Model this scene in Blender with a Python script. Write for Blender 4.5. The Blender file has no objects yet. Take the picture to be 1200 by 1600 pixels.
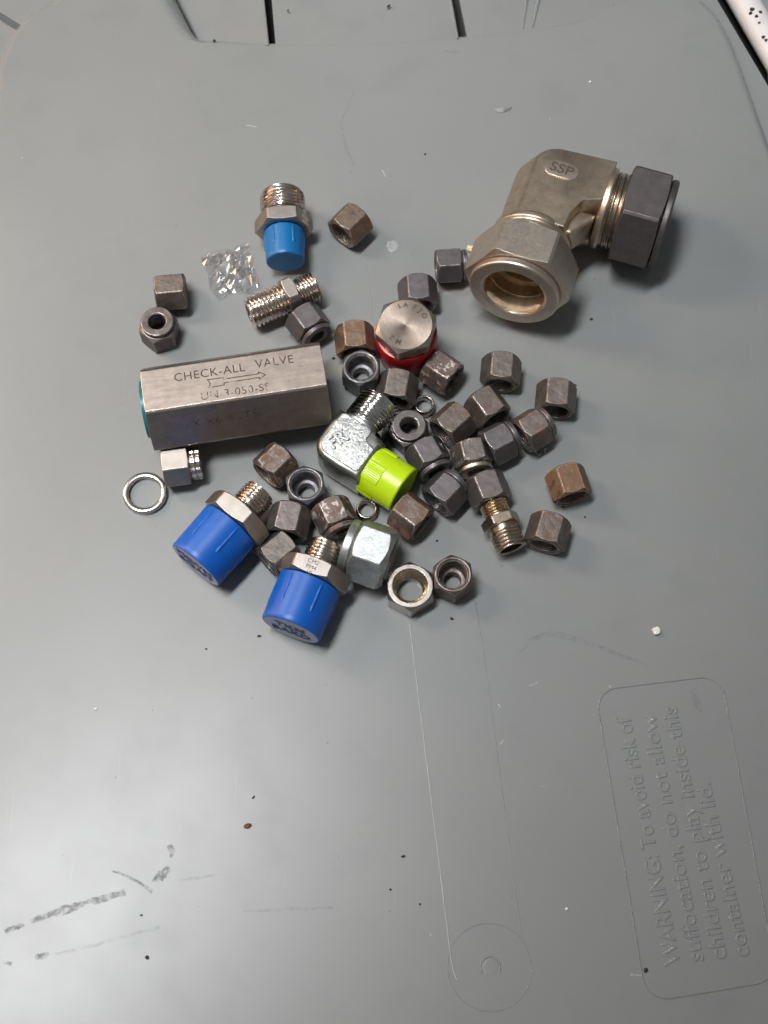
import bpy, bmesh, math, random
from math import sin, cos, tan, pi, radians, sqrt, atan2
from mathutils import Vector, Matrix, noise

MM = 0.001
# ------------------------------------------------------------------ camera
TILT = radians(21.0)          # away from straight down
DIST = 550.0                  # mm from the lens to the lid
FPX = 2200.0
sc = bpy.context.scene
cd = bpy.data.cameras.new("camera")
cam = bpy.data.objects.new("camera", cd)
sc.collection.objects.link(cam)
cam.location = (0, -DIST*sin(TILT)*MM, DIST*cos(TILT)*MM)
cam.rotation_euler = (TILT, 0, 0)
cd.sensor_fit = 'VERTICAL'; cd.sensor_height = 36.0; cd.lens = 36.0*FPX/1600.0
cd.clip_start = 0.02; cd.clip_end = 20.0
cd.dof.use_dof = True; cd.dof.focus_distance = 0.545; cd.dof.aperture_fstop = 22.0
sc.camera = cam

# ------------------------------------------------------------------ light
w = bpy.data.worlds.new("World"); sc.world = w; w.use_nodes = True
bg = w.node_tree.nodes["Background"]
bg.inputs[0].default_value = (0.93, 0.97, 1.0, 1); bg.inputs[1].default_value = 0.155

def area(name, loc, target, sx, sy, power, col):
    ld = bpy.data.lights.new(name, 'AREA'); ld.shape = 'RECTANGLE'
    ld.size = sx; ld.size_y = sy; ld.energy = power; ld.color = col
    o = bpy.data.objects.new(name, ld); sc.collection.objects.link(o)
    o.location = loc
    o.rotation_euler = (Vector(target)-Vector(loc)).to_track_quat('-Z', 'Y').to_euler()
    return o
area("side_lamp", (-0.58, 0.34, 0.62), (0.0, 0.0, 0), 0.18, 0.22, 2.4, (1.0, 0.94, 0.88))
tube = area("ceiling_light", (-0.59, 0.02, 2.00), (-0.59, 0.02, 0), 1.30, 0.22, 2.6, (0.97, 0.985, 1.0))
zz = (Vector((-0.59, 0.02, 2.0))-Vector((-0.16, 0.05, 0))).normalized()
xx = Vector((cos(radians(43)), sin(radians(43)), 0)); xx = (xx-zz*xx.dot(zz)).normalized()
tube.rotation_euler = Matrix((xx, zz.cross(xx), zz)).transposed().to_euler()
tube.data.spread = radians(32)
area("warm_lamp", (-0.60, 0.22, 0.20), (0, 0.0, 0), 0.14, 0.40, 1.3, (1.0, 0.50, 0.24))
sc.view_settings.view_transform = 'Standard'; sc.view_settings.look = 'None'
sc.view_settings.exposure = 0.0; sc.view_settings.gamma = 1.0

random.seed(7)
COL = sc.collection

def at(px, py, h=0.0):
    """point (mm) at height h that the photograph shows at pixel px, py"""
    dx, dy, dz = (px-600)/FPX, -(py-800)/FPX, -1.0
    d = Vector((dx, dy*cos(TILT)-dz*sin(TILT), dy*sin(TILT)+dz*cos(TILT)))
    c = Vector((0, -DIST*sin(TILT), DIST*cos(TILT)))
    t = (h-c.z)/d.z
    return c+d*t

# ------------------------------------------------------------------ objects
def tag(o, label=None, cat=None, group=None, kind=None):
    if label: o["label"] = label
    if cat: o["category"] = cat
    if group: o["group"] = group
    if kind: o["kind"] = kind
    return o

def empty(name, label, cat, M, group=None):
    o = bpy.data.objects.new(name, None); COL.objects.link(o)
    o.empty_display_size = 0.005
    L = M.copy(); L.translation = M.translation*MM
    o.matrix_world = L
    return tag(o, label, cat, group)

class MB:
    def __init__(s): s.v = []; s.f = []
    def grid(s, rows, closed=True, cap0=False, cap1=False, loop=False):
        """rows: list of rings with the same number of points"""
        b = len(s.v); n = len(rows[0])
        for r in rows: s.v.extend([tuple(p) for p in r])
        m = len(rows)
        for i in range(m if loop else m-1):
            j = (i+1) % m
            for k in range(n if closed else n-1):
                k2 = (k+1) % n
                s.f.append((b+i*n+k, b+i*n+k2, b+j*n+k2, b+j*n+k))
        if cap0: s.f.append(tuple(b+k for k in reversed(range(n))))
        if cap1: s.f.append(tuple(b+(m-1)*n+k for k in range(n)))
        return s
    def lathe(s, prof, n=48, loop=False, cap0=False, cap1=False, M=None, wob=0):
        rows = []
        for r, z in prof:
            ring = []
            for k in range(n):
                a = 2*pi*k/n
                p = Vector((r*cos(a), r*sin(a), z))
                ring.append(M @ p if M else p)
            rows.append(ring)
        return s.grid(rows, True, cap0, cap1, loop)
    def build(s, name, mat, parent=None, sharp=13, M=None):
        me = bpy.data.meshes.new(name)
        vs = [Vector(v) for v in s.v]
        if M: vs = [M @ v for v in vs]
        me.from_pydata([tuple(v*MM) for v in vs], [], s.f)
        bm = bmesh.new(); bm.from_mesh(me)
        bmesh.ops.remove_doubles(bm, verts=bm.verts, dist=1e-6)
        bmesh.ops.recalc_face_normals(bm, faces=bm.faces)
        bm.to_mesh(me); bm.free()
        me.shade_smooth(); me.set_sharp_from_angle(angle=radians(sharp))
        me.materials.append(mat)
        o = bpy.data.objects.new(name, me); COL.objects.link(o)
        if parent: o.parent = parent
        return o

# ------------------------------------------------------------------ materials
def nt(name):
    m = bpy.data.materials.new(name); m.use_nodes = True
    n = m.node_tree; n.nodes.clear()
    out = n.nodes.new("ShaderNodeOutputMaterial"); p = n.nodes.new("ShaderNodeBsdfPrincipled")
    n.links.new(p.outputs[0], out.inputs[0])
    return m, n, p, out
def N(n, t, **kw):
    x = n.nodes.new(t)
    for k, v in kw.items():
        if k.startswith('i_'): x.inputs[k[2:].replace('_', ' ')].default_value = v
        else: setattr(x, k, v)
    return x
def noise_n(n, co, scale, detail=4, rough=0.55, seed=0):
    mp = N(n, "ShaderNodeMapping"); mp.inputs[1].default_value = (seed*1.37, seed*0.71, seed*2.13)
    n.links.new(co, mp.inputs[0])
    x = N(n, "ShaderNodeTexNoise"); x.inputs['Scale'].default_value = scale
    x.inputs['Detail'].default_value = detail; x.inputs['Roughness'].default_value = rough
    n.links.new(mp.outputs[0], x.inputs['Vector'])
    return x.outputs['Fac']
def ramp(n, fac, a, b, ca=(0,0,0,1), cb=(1,1,1,1)):
    r = N(n, "ShaderNodeValToRGB"); r.color_ramp.elements[0].position = a; r.color_ramp.elements[1].position = b
    r.color_ramp.elements[0].color = ca; r.color_ramp.elements[1].color = cb
    n.links.new(fac, r.inputs[0]); return r.outputs[0]
def mixc(n, fac, a, b):
    x = N(n, "ShaderNodeMix", data_type='RGBA')
    if hasattr(fac, 'is_linked'): n.links.new(fac, x.inputs[0])
    else: x.inputs[0].default_value = fac
    for s, v in ((6, a), (7, b)):
        if hasattr(v, 'is_linked'): n.links.new(v, x.inputs[s])
        else: x.inputs[s].default_value = (*v, 1) if len(v) == 3 else v
    return x.outputs[2]
def math_n(n, op, a, b=None):
    x = N(n, "ShaderNodeMath", operation=op)
    for i, v in enumerate((a, b)):
        if v is None: continue
        if hasattr(v, 'is_linked'): n.links.new(v, x.inputs[i])
        else: x.inputs[i].default_value = v
    return x.outputs[0]

SEED = [0]
def metal(name, base, edge=None, rust=None, rust_amt=0.0, pale=None, pale_amt=0.0, rough=0.42, metallic=0.9,
          bump=0.15, bscale=900, edge_amt=0.8, bev=0.35, var=0.35, streak=None, bdist=0.0002, pscale=330, dent=0.0):
    SEED[0] += 1; sd = SEED[0]
    m, n, p, out = nt(name)
    co = N(n, "ShaderNodeTexCoord").outputs['Object']
    if streak:
        mp = N(n, "ShaderNodeMapping"); mp.inputs[3].default_value = streak
        n.links.new(co, mp.inputs[0]); cs = mp.outputs[0]
    else: cs = co
    n1 = noise_n(n, co, 260, 5, 0.6, sd)
    n2 = noise_n(n, cs, bscale, 6, 0.65, sd+3)
    dark = tuple(c*(1-var) for c in base); lite = tuple(min(1, c*(1+var)) for c in base)
    col = mixc(n, ramp(n, n1, 0.3, 0.7), dark, lite)
    met = metallic
    spots = ramp(n, noise_n(n, co, 1400, 3, 0.6, sd+11), 0.62, 0.72)
    col = mixc(n, math_n(n, 'MULTIPLY', spots, 0.45), col, tuple(min(1, c*1.9) for c in base))
    rgh = math_n(n, 'ADD', math_n(n, 'MULTIPLY', n2, 0.22), rough-0.11)
    if rust:
        rm = ramp(n, noise_n(n, co, 190, 6, 0.7, sd+5), 0.66-rust_amt*0.4, 0.74-rust_amt*0.4)
        rc = mixc(n, n2, tuple(c*0.55 for c in rust), tuple(c*1.3 for c in rust))
        col = mixc(n, math_n(n, 'MULTIPLY', rm, 0.85), col, rc)
        rgh = math_n(n, 'ADD', rgh, math_n(n, 'MULTIPLY', rm, 0.2))
        met = math_n(n, 'MULTIPLY', math_n(n, 'SUBTRACT', 1.0, math_n(n, 'MULTIPLY', rm, 0.7)), metallic)
    if pale:
        pm = ramp(n, noise_n(n, co, pscale, 6, 0.68, sd+8), 0.70-pale_amt*0.4, 0.735-pale_amt*0.4)
        col = mixc(n, pm, col, pale)
    bv = N(n, "ShaderNodeBevel", samples=4); bv.inputs[0].default_value = bev*MM
    ge = N(n, "ShaderNodeNewGeometry")
    if edge:
        dt = N(n, "ShaderNodeVectorMath", operation='DOT_PRODUCT')
        n.links.new(bv.outputs[0], dt.inputs[0]); n.links.new(ge.outputs['Normal'], dt.inputs[1])
        em = ramp(n, dt.outputs['Value'], 0.955, 0.995, (1,1,1,1), (0,0,0,1))
        en = ramp(n, noise_n(n, co, 420, 4, 0.6, sd+14), 0.34, 0.56)
        em = math_n(n, 'MULTIPLY', math_n(n, 'MULTIPLY', em, en), edge_amt)
        col = mixc(n, em, col, edge)
        rgh = math_n(n, 'SUBTRACT', rgh, math_n(n, 'MULTIPLY', em, 0.1))
    n.links.new(col, p.inputs['Base Color'])
    n.links.new(rgh, p.inputs['Roughness'])
    if hasattr(met, 'is_linked'): n.links.new(met, p.inputs['Metallic'])
    else: p.inputs['Metallic'].default_value = met
    bu = N(n, "ShaderNodeBump"); bu.inputs['Strength'].default_value = bump; bu.inputs['Distance'].default_value = bdist
    n.links.new(n2, bu.inputs['Height'])
    nrm = bv.outputs[0]
    if dent:
        b0 = N(n, 'ShaderNodeBump'); b0.inputs['Strength'].default_value = dent; b0.inputs['Distance'].default_value = 0.0005
        n.links.new(ramp(n, noise_n(n, co, 330, 4, 0.6, sd+17), 0.28, 0.6), b0.inputs['Height']); n.links.new(nrm, b0.inputs['Normal']); nrm = b0.outputs[0]
    n.links.new(nrm, bu.inputs['Normal'])
    n.links.new(bu.outputs[0], p.inputs['Normal'])
    return m

def plastic(name, col, rough=0.35, bump=0.08, scale=500, sss=0.0, var=0.12, spec=0.5):
    m, n, p, out = nt(name)
    co = N(n, "ShaderNodeTexCoord").outputs['Object']
    n1 = noise_n(n, co, scale*0.4, 5, 0.6, 2)
    c = mixc(n, n1, tuple(x*(1-var) for x in col), tuple(min(1, x*(1+var)) for x in col))
    n.links.new(c, p.inputs['Base Color'])
    p.inputs['Roughness'].default_value = rough
    p.inputs['Specular IOR Level'].default_value = spec
    if sss:
        p.inputs['Subsurface Weight'].default_value = sss; p.inputs['Subsurface Radius'].default_value = (1, 1, 1)
        p.inputs['Subsurface Scale'].default_value = 0.001
    bu = N(n, "ShaderNodeBump"); bu.inputs['Strength'].default_value = bump; bu.inputs['Distance'].default_value = 0.0003
    n.links.new(noise_n(n, co, scale, 5, 0.6, 5), bu.inputs['Height']); n.links.new(bu.outputs[0], p.inputs['Normal'])
    return m

def lid_material():
    m, n, p, out = nt("grey_lid_plastic")
    co = N(n, "ShaderNodeTexCoord").outputs['Object']
    big = noise_n(n, co, 9, 3, 0.5, 1); mid = noise_n(n, co, 45, 5, 0.6, 4); fine = noise_n(n, co, 1600, 3, 0.6, 2)
    base = mixc(n, ramp(n, big, 0.3, 0.7), (0.232, 0.241, 0.237), (0.258, 0.266, 0.261))
    base = mixc(n, math_n(n, 'MULTIPLY', ramp(n, mid, 0.52, 0.75), 0.30), base, (0.19, 0.20, 0.195))
    # tiny dark dust specks and pale nicks in the plastic
    vo = N(n, "ShaderNodeTexVoronoi"); vo.inputs['Scale'].default_value = 95; n.links.new(co, vo.inputs['Vector'])
    wn = N(n, "ShaderNodeTexWhiteNoise"); n.links.new(vo.outputs['Position'], wn.inputs['Vector'])
    sp = math_n(n, 'MULTIPLY', ramp(n, vo.outputs['Distance'], 0.020, 0.035, (1,1,1,1), (0,0,0,1)), ramp(n, wn.outputs['Value'], 0.62, 0.70))
    base = mixc(n, math_n(n, 'MULTIPLY', sp, 0.75), base, (0.05, 0.045, 0.04))
    vo2 = N(n, "ShaderNodeTexVoronoi"); vo2.inputs['Scale'].default_value = 60
    mp = N(n, "ShaderNodeMapping"); mp.inputs[1].default_value = (3, 1, 2); n.links.new(co, mp.inputs[0]); n.links.new(mp.outputs[0], vo2.inputs['Vector'])
    wn2 = N(n, "ShaderNodeTexWhiteNoise"); n.links.new(vo2.outputs['Position'], wn2.inputs['Vector'])
    sp2 = math_n(n, 'MULTIPLY', ramp(n, vo2.outputs['Distance'], 0.014, 0.026, (1,1,1,1), (0,0,0,1)), ramp(n, wn2.outputs['Value'], 0.72, 0.80))
    base = mixc(n, math_n(n, 'MULTIPLY', sp2, 0.6), base, (0.55, 0.56, 0.55))
    hair = None
    for k, (rz, sc_) in enumerate(((0.35, 1.0), (-0.9, 0.8), (1.7, 1.2))):
        mh = N(n, "ShaderNodeMapping"); mh.inputs[2].default_value = (0, 0, rz); mh.inputs[3].default_value = (1.0*sc_, 0.02*sc_, 1)
        n.links.new(co, mh.inputs[0])
        hv = math_n(n, 'MULTIPLY', ramp(n, noise_n(n, mh.outputs[0], 900, 2, 0.4, k*7+1), 0.715, 0.76), ramp(n, noise_n(n, co, 26, 3, 0.5, k*5+2), 0.52, 0.62))
        hair = hv if hair is None else math_n(n, 'MAXIMUM', hair, hv)
    base = mixc(n, math_n(n, 'MULTIPLY', hair, 0.13), base, (0.42, 0.43, 0.42))
    base = mixc(n, math_n(n, 'MULTIPLY', ramp(n, noise_n(n, co, 2600, 2, 0.5, 21), 0.35, 0.7), 0.12), base, (0.17, 0.18, 0.175))
    n.links.new(base, p.inputs['Base Color'])
    rr = math_n(n, 'ADD', math_n(n, 'MULTIPLY', mid, 0.07), 0.255)
    rr = math_n(n, 'ADD', rr, math_n(n, 'MULTIPLY', fine, 0.06))
    n.links.new(rr, p.inputs['Roughness'])
    p.inputs['Specular IOR Level'].default_value = 0.44
    b1 = N(n, "ShaderNodeBump"); b1.inputs['Strength'].default_value = 0.35; b1.inputs['Distance'].default_value = 0.0005
    n.links.new(noise_n(n, co, 14, 2, 0.4, 9), b1.inputs['Height'])
    b2 = N(n, "ShaderNodeBump"); b2.inputs['Strength'].default_value = 0.20; b2.inputs['Distance'].default_value = 0.0001
    n.links.new(fine, b2.inputs['Height']); n.links.new(b1.outputs[0], b2.inputs['Normal'])
    n.links.new(b2.outputs[0], p.inputs['Normal'])
    return m

M_LID = lid_material()
M_HOLLOW_SHADE = plastic("painted_hollow_shade", (0.008, 0.007, 0.006), 0.8)  # black that paints in the shade inside hollows
M_TABLE = plastic("pale_floor", (0.30, 0.31, 0.32), 0.6, scale=60)
BRN_EDGE = (0.62, 0.55, 0.49); GRY_EDGE = (0.60, 0.57, 0.56)
STEEL = dict(base=(0.50, 0.45, 0.40), edge=(0.80, 0.74, 0.67), rough=0.30, metallic=1.0, bump=0.10, var=0.12, edge_amt=0.6)
M_STEEL = metal("stainless_steel", **STEEL)
M_THREAD = metal("bright_thread_steel", base=(0.66, 0.60, 0.54), rough=0.22, metallic=1.0, bump=0.05, var=0.15, bev=0.08)
M_HEXST = metal("machined_hex_steel", base=(0.37, 0.33, 0.295), edge=(0.85, 0.8, 0.74), rough=0.42, metallic=1.0, bump=0.12, var=0.10)
def worn_mark(name, col, thr, scale, amt):
    m, n, p, out = nt(name)
    co = N(n, "ShaderNodeTexCoord").outputs['Object']
    f = math_n(n, 'MULTIPLY', ramp(n, noise_n(n, co, scale, 4, 0.6, 3), thr, thr+0.14), amt)
    tr = N(n, "ShaderNodeBsdfTransparent"); mx = N(n, "ShaderNodeMixShader")
    p.inputs['Base Color'].default_value = (*col, 1); p.inputs['Roughness'].default_value = 0.7
    n.links.new(f, mx.inputs[0]); n.links.new(tr.outputs[0], mx.inputs[1]); n.links.new(p.outputs[0], mx.inputs[2])
    n.links.new(mx.outputs[0], out.inputs[0]); return m
M_STAMP = plastic("stamped_mark_dirt", (0.07, 0.055, 0.045), 0.7)
M_WORN = worn_mark("worn_stamping", (0.06, 0.045, 0.038), 0.33, 210, 0.85)
M_FAINT = worn_mark("faint_stamping", (0.06, 0.045, 0.038), 0.42, 260, 0.65)
M_PALEMARK = plastic("pale_stamp_mark", (0.55, 0.52, 0.48), 0.5)
M_BLUE = plastic("royal_blue_plastic", (0.002, 0.100, 0.45), 0.40, 0.05, 300, sss=0.12)
M_AZURE = plastic("azure_blue_plastic", (0.003, 0.135, 0.36), 0.38, 0.05, 300, sss=0.12)
M_BLUEEND = plastic("scuffed_cap_end", (0.42, 0.46, 0.62), 0.5, 0.3, 900, var=0.3)
M_RED = plastic("red_plastic", (0.42, 0.006, 0.010), 0.30, 0.06, 400, sss=0.1)
M_LIME = plastic("lime_green_plastic", (0.50, 0.72, 0.006), 0.32, 0.05, 300, sss=0.15)
M_TEAL = plastic("teal_plastic", (0.01, 0.16, 0.17), 0.35)
M_WHITE = plastic("white_painted_bar", (0.72, 0.68, 0.66), 0.35)
M_FERR = metal("ferrule_steel", base=(0.34, 0.30, 0.27), edge=(0.75, 0.70, 0.64), rough=0.28, metallic=1.0, var=0.2)
M_RINGST = metal("ring_steel", base=(0.50, 0.47, 0.44), edge=(0.85, 0.82, 0.78), rough=0.25, metallic=1.0, var=0.2)
M_GOLD = metal("brassy_thread", base=(0.55, 0.42, 0.27), rough=0.28, metallic=1.0, var=0.3, bev=0.08)
M_ZINC = metal("zinc_plate", base=(0.46, 0.485, 0.48), edge=(0.9, 0.92, 0.9), pale=(0.62, 0.65, 0.65), pale_amt=0.32, rough=0.42, metallic=0.95, bump=0.35, var=0.2)
M_ZINCD = metal("dull_zinc_casting", base=(0.25, 0.25, 0.225), edge=(0.6, 0.6, 0.56), rough=0.33, metallic=0.9, bump=0.3, var=0.25)
M_ZPAD = metal("hammered_zinc_pad", base=(0.44, 0.45, 0.44), pale=(0.84, 0.85, 0.84), pale_amt=0.40, rough=0.30, metallic=0.8, bump=0.8, bscale=900, var=0.2, bdist=0.0005, pscale=420)
M_BRASSY = metal("antique_brass_steel", base=(0.42, 0.35, 0.27), edge=(0.8, 0.72, 0.6), rough=0.30, metallic=1.0, bump=0.12, var=0.18)
M_FORGE = metal("forged_stainless", base=(0.60, 0.49, 0.375), edge=(0.82, 0.72, 0.60), rough=0.40, metallic=1.0, bump=0.35, bscale=1500, var=0.16, bev=0.8)
M_NUTBIG = metal("warm_nut_steel", base=(0.60, 0.515, 0.435), edge=(0.80, 0.71, 0.62), rough=0.44, metallic=1.0, bump=0.15, var=0.10, bev=0.4)
M_DARKNUT = metal("dark_oxide_big", base=(0.115, 0.102, 0.10), edge=(0.42, 0.39, 0.38), rough=0.48, metallic=0.75, bump=0.2, var=0.15, edge_amt=0.6)

# ------------------------------------------------------------------ shape helpers
def hex_angles():
    out = []
    for k in range(6):
        c = k*pi/3
        for a in (-28.3, -20, -10, 0, 10, 20, 28.3): out.append((c+radians(a), radians(a)))
        out.append((c+radians(30), radians(30)))
    return out
HA = hex_angles()
def hex_r(af, la): return min(af/2/cos(la), af/2*1.136)
def hex_ring(af, z): return [Vector((hex_r(af, l)*cos(a), hex_r(af, l)*sin(a), z)) for a, l in HA]
def circ_ring(r, z): return [Vector((r*cos(a), r*sin(a), z)) for a, l in HA]
def cham_ring(af, z, rc, slope, sgn):
    out = []
    for a, l in HA:
        r = hex_r(af, l)
        out.append(Vector((r*cos(a), r*sin(a), z+sgn*max(0.02, (r-rc)*slope))))
    return out
def hex_prism(af, z0, z1, s0=0.6, s1=0.6, c0=0.975, c1=0.975, hole0=0.0, hole1=None, mb=None):
    """hexagon bar section with turned chamfers (flat of the hexagon towards +x)"""
    mb = mb or MB()
    rc0, rc1 = af/2*c0, af/2*c1
    rows = [circ_ring(rc0, z0) if s0 else hex_ring(af, z0)]
    if s0: rows.append(cham_ring(af, z0, rc0, s0, 1))
    if s1: rows.append(cham_ring(af, z1, rc1, s1, -1))
    rows.append(circ_ring(rc1, z1) if s1 else hex_ring(af, z1))
    if hole0 > 0:
        h1 = hole1 if hole1 else hole0
        rows = [circ_ring(hole0, z0)]+rows+[circ_ring(h1, z1)]
        mb.grid(rows, loop=True)
    else: mb.grid(rows, cap0=True, cap1=True)
    return mb
def helix(R, depth, z0, z1, pitch, n=48, cap=True, bore=0.0, taper=0.0, mb=None, M=None):
    mb = mb or MB()
    nz = max(2, int((z1-z0)/pitch*6))
    rows = []
    for i in range(nz+1):
        z = z0+(z1-z0)*i/nz; ring = []
        e = min(1, (z-z0)/pitch, (z1-z)/pitch)
        for k in range(n):
            a = 2*pi*k/n
            ph = (z/pitch-k/n) % 1.0
            t = abs(ph*2-1)
            t = min(1, max(0, t*1.25-0.12))
            r = R-taper*(z-z0)-depth*(1-t)*1.0-(1-e)*depth*0.7
            ring.append(Vector((r*cos(a), r*sin(a), z)))
        rows.append(ring)
    if M: rows = [[M @ p for p in r] for r in rows]
    if bore > 0:
        def cr(r, z):
            q = [Vector((r*cos(2*pi*k/n), r*sin(2*pi*k/n), z)) for k in range(n)]
            return [M @ p for p in q] if M else q
        rows = [cr(bore, z0+0.3), cr(bore+0.4, z0-0.05)]+rows+[cr(bore+0.4, z1+0.05), cr(bore, z1-0.4)]
        mb.grid(rows, loop=True)
    else: mb.grid(rows, cap0=True, cap1=True)
    return mb

def frame_z(origin, zdir, updir):
    """matrix whose local z is zdir and local x is close to updir"""
    z = Vector(zdir).normalized(); u = Vector(updir)
    x = (u-z*u.dot(z)).normalized(); y = z.cross(x)
    M = Matrix((x, y, z)).transposed().to_4x4(); M.translation = origin
    return M
UP = Vector((0, 0, 1))

# ------------------------------------------------------------------ nuts
def nut_parts(t, af, hl, cl, bore, hole, mat, matc=None, c0=0.95, s0=0.75, c1=0.95, s1=0.7, mcol=None, cr=0.93, inner=None, tdepth=0.42):
    """z=0 is the open threaded end, the collar with the tube hole is at the far end"""
    mb = MB()
    c0 *= random.uniform(0.955, 1.01); c1 *= random.uniform(0.955, 1.01); s0 *= random.uniform(0.8, 1.2); s1 *= random.uniform(0.8, 1.2)
    rc0, rc1 = af/2*c0, af/2*c1
    hd = hl*0.62
    rows = [circ_ring(bore+0.55, 0), circ_ring(rc0, 0), cham_ring(af, 0, rc0, s0, 1), cham_ring(af, hl, rc1, s1, -1), circ_ring(rc1, hl), circ_ring(hole, hl)]
    rows += [circ_ring(hole, hd+1.0), circ_ring(bore*0.80, hd+0.7), circ_ring(bore-0.1, hd-0.3), circ_ring(bore-0.1, 0.6)]
    mb.grid(rows, loop=True)
    mb.build("hex_body", mat, t)
    # thread rings in the bore
    th = MB(); prof = []
    z = 0.55
    while z < hd-1.0:
        prof += [(bore-0.02, z), (bore-tdepth, z+0.35*tdepth/0.42)]; z += 0.75*tdepth/0.42
    prof.append((bore-0.02, z))
    th.lathe(prof+[(bore+0.05, z), (bore+0.05, 0.55)], 40, loop=True)
    th.build("inner_thread", inner or mat, t)
    if cl > 0:
        r = af/2*cr
        cb = MB(); e = 0.35
        cb.lathe([(hole, hl+0.01), (r-0.9, hl+0.01), (r-0.7, hl+0.35), (r-0.1, hl+0.6), (r, hl+0.9), (r, hl+cl-e), (r-e, hl+cl), (hole+0.5, hl+cl), (hole, hl+cl-0.5)], 56, loop=True)
        cb.build("collar", mcol or mat, t)
NUTS = "loose compression nuts piled on the lid"
def lying_nut(p0, p1, end, label, mat, af=14.3, hl=None, cl=None, bore=None, hole=None, dz=0.0, roll=0.0, tip=0.0, group=NUTS, name="compression_nut", **kw):
    a, b = at(*p0, af), at(*p1, af)
    mid = (a+b)/2; d = b-a; d.z = 0; d.normalize()
    if hl is None: hl = 12.4 if end == 'open' else 10.6
    if cl is None: cl = 0.0 if end == 'open' else 2.4
    bore = bore or af*0.40; hole = hole or af*0.235
    z = d if end == 'collar' else -d
    L = hl
    z = (z+UP*tip).normalized()
    up = Matrix.Rotation(roll, 3, z) @ UP
    org = Vector((mid.x, mid.y, af/2+dz))-z*L/2
    M = frame_z(org, z, up)
    t = empty(name, label, "nut", M, group)
    nut_parts(t, af, hl, cl, bore, hole, mat, **kw)
    return t
def standing_nut(p, end, label, mat, rot=0.0, af=14.3, hl=10.6, cl=2.4, bore=None, hole=None, lean=(0, 0), group=NUTS, name="compression_nut", **kw):
    H = hl+cl
    c = at(*p, H)
    bore = bore or af*0.40; hole = hole or af*0.235
    if end == 'collar': z = UP; org = Vector((c.x, c.y, 0.0))
    else: z = -UP; org = Vector((c.x, c.y, H))
    ang = radians(-90+30+rot)
    M = frame_z(org, z, (cos(ang), sin(ang), 0))
    t = empty(name, label, "nut", M, group)
    nut_parts(t, af, hl, cl, bore, hole, mat, **kw)
    return t

def brown(i, amt=0.25, **kw):
    a = dict(base=(0.150, 0.120, 0.104), edge=BRN_EDGE, rust=(0.17, 0.085, 0.045), rust_amt=amt, rough=0.46, metallic=0.72, bump=0.30, var=0.28, dent=0.15, bev=0.45, edge_amt=1.0)
    a.update(kw); return metal("brown_oxide_steel_%s" % i, **a)
def grey(i, **kw):
    a = dict(base=(0.138, 0.124, 0.126), edge=GRY_EDGE, rough=0.43, metallic=0.72, bump=0.22, var=0.18, dent=0.06, bev=0.42, edge_amt=1.0)
    a.update(kw); return metal("grey_oxide_steel_%s" % i, **a)

lying_nut((560, 324), (533, 351), 'open', "brown nut alone right of the azure capped fitting, open end towards lower left", brown('a', 0.35, base=(0.17, 0.13, 0.10)), bore=5.9)
lying_nut((284, 441), (243, 445), 'open', "scratched brown nut lying on its side above the upright nut at far left", brown('b', 0.2))
standing_nut((245, 502), 'collar', "brown grey nut standing at far left with round tube hole facing up", brown('c', 0.1, base=(0.135, 0.115, 0.108)), rot=-10)
lying_nut((467, 476), (491, 508), 'collar', "smooth dark grey nut leaning under the double ended nipple, its collar to lower right", grey('a'))
lying_nut((552, 500), (556, 540), 'open', "bronze toned brown nut left of the red ringed bolt", brown('d', 0.45, base=(0.19, 0.135, 0.095)))
standing_nut((564, 573), 'open', "dark grey nut, open bore up, between bronze nut and zinc elbow", grey('b', base=(0.15, 0.145, 0.152)), rot=-6)
lying_nut((652, 428), (655, 464), 'open', "smooth dark grey nut lying right behind the red ringed bolt head", grey('c', base=(0.150, 0.135, 0.14)))
lying_nut((686, 403), (717, 401), 'collar', "smooth grey nut nearest the big elbow, its collar pointing right", grey('d'), af=13.6)
lying_nut((624, 578), (617, 615), 'open', "grey brown nut lying in front of the red ringed bolt", brown('e', 0.15, base=(0.165, 0.14, 0.125)))
lying_nut((676, 559), (706, 579), 'open', "brown nut with large pale flaked patches on top, right of the red ringed bolt", brown('f', 0.3, pale=(0.55, 0.46, 0.40), pale_amt=0.34))
lying_nut((786, 552), (783, 586), 'open', "uppermost nut of the right hand heap, brown with its hole facing down", brown('g', 0.12, base=(0.165, 0.138, 0.122)), c0=0.9, bore=5.0)
lying_nut((750, 609), (775, 643), 'open', "dark brown nut just below the uppermost nut of the right hand heap", brown('h', 0.25))
lying_nut((723, 639), (694, 665), 'open', "brown nut right of the small ferrule with rust inside its lower left opening", brown('i', 0.3))
lying_nut((873, 592), (870, 630), 'open', "nut at the far right of the upper heap with small orange rust spot", brown('j', 0.14, base=(0.17, 0.14, 0.125)), c0=0.9)
lying_nut((816, 672), (851, 650), 'collar', "brown nut with rusty upper edge above a shard of clear plastic", brown('k', 0.3, base=(0.16, 0.132, 0.122)))
lying_nut((762, 691), (797, 673), 'collar', "clean dark grey nut wedged between two brown nuts left of the plastic shard", grey('e'))
n17 = lying_nut((659, 685), (678, 718), 'collar', "dark grey nut with two small pale stamped letters on its left facet", grey('f'))
lying_nut((735, 686), (743, 716), 'collar', "nut with silvery worn patches above the brassy connector's nut", brown('l', 0.1, pale=(0.46, 0.42, 0.39), pale_amt=0.30, base=(0.15, 0.13, 0.12)), hl=9.6, mcol=M_NUTBIG)
lying_nut((683, 774), (707, 749), 'collar', "smooth dark grey nut right of the lime cap", grey('g'))
lying_nut((627, 785), (657, 808), 'open', "brown nut with rusty speckled rim under the lime cap", brown('m', 0.42, pale=(0.42, 0.34, 0.30), pale_amt=0.2))
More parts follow.
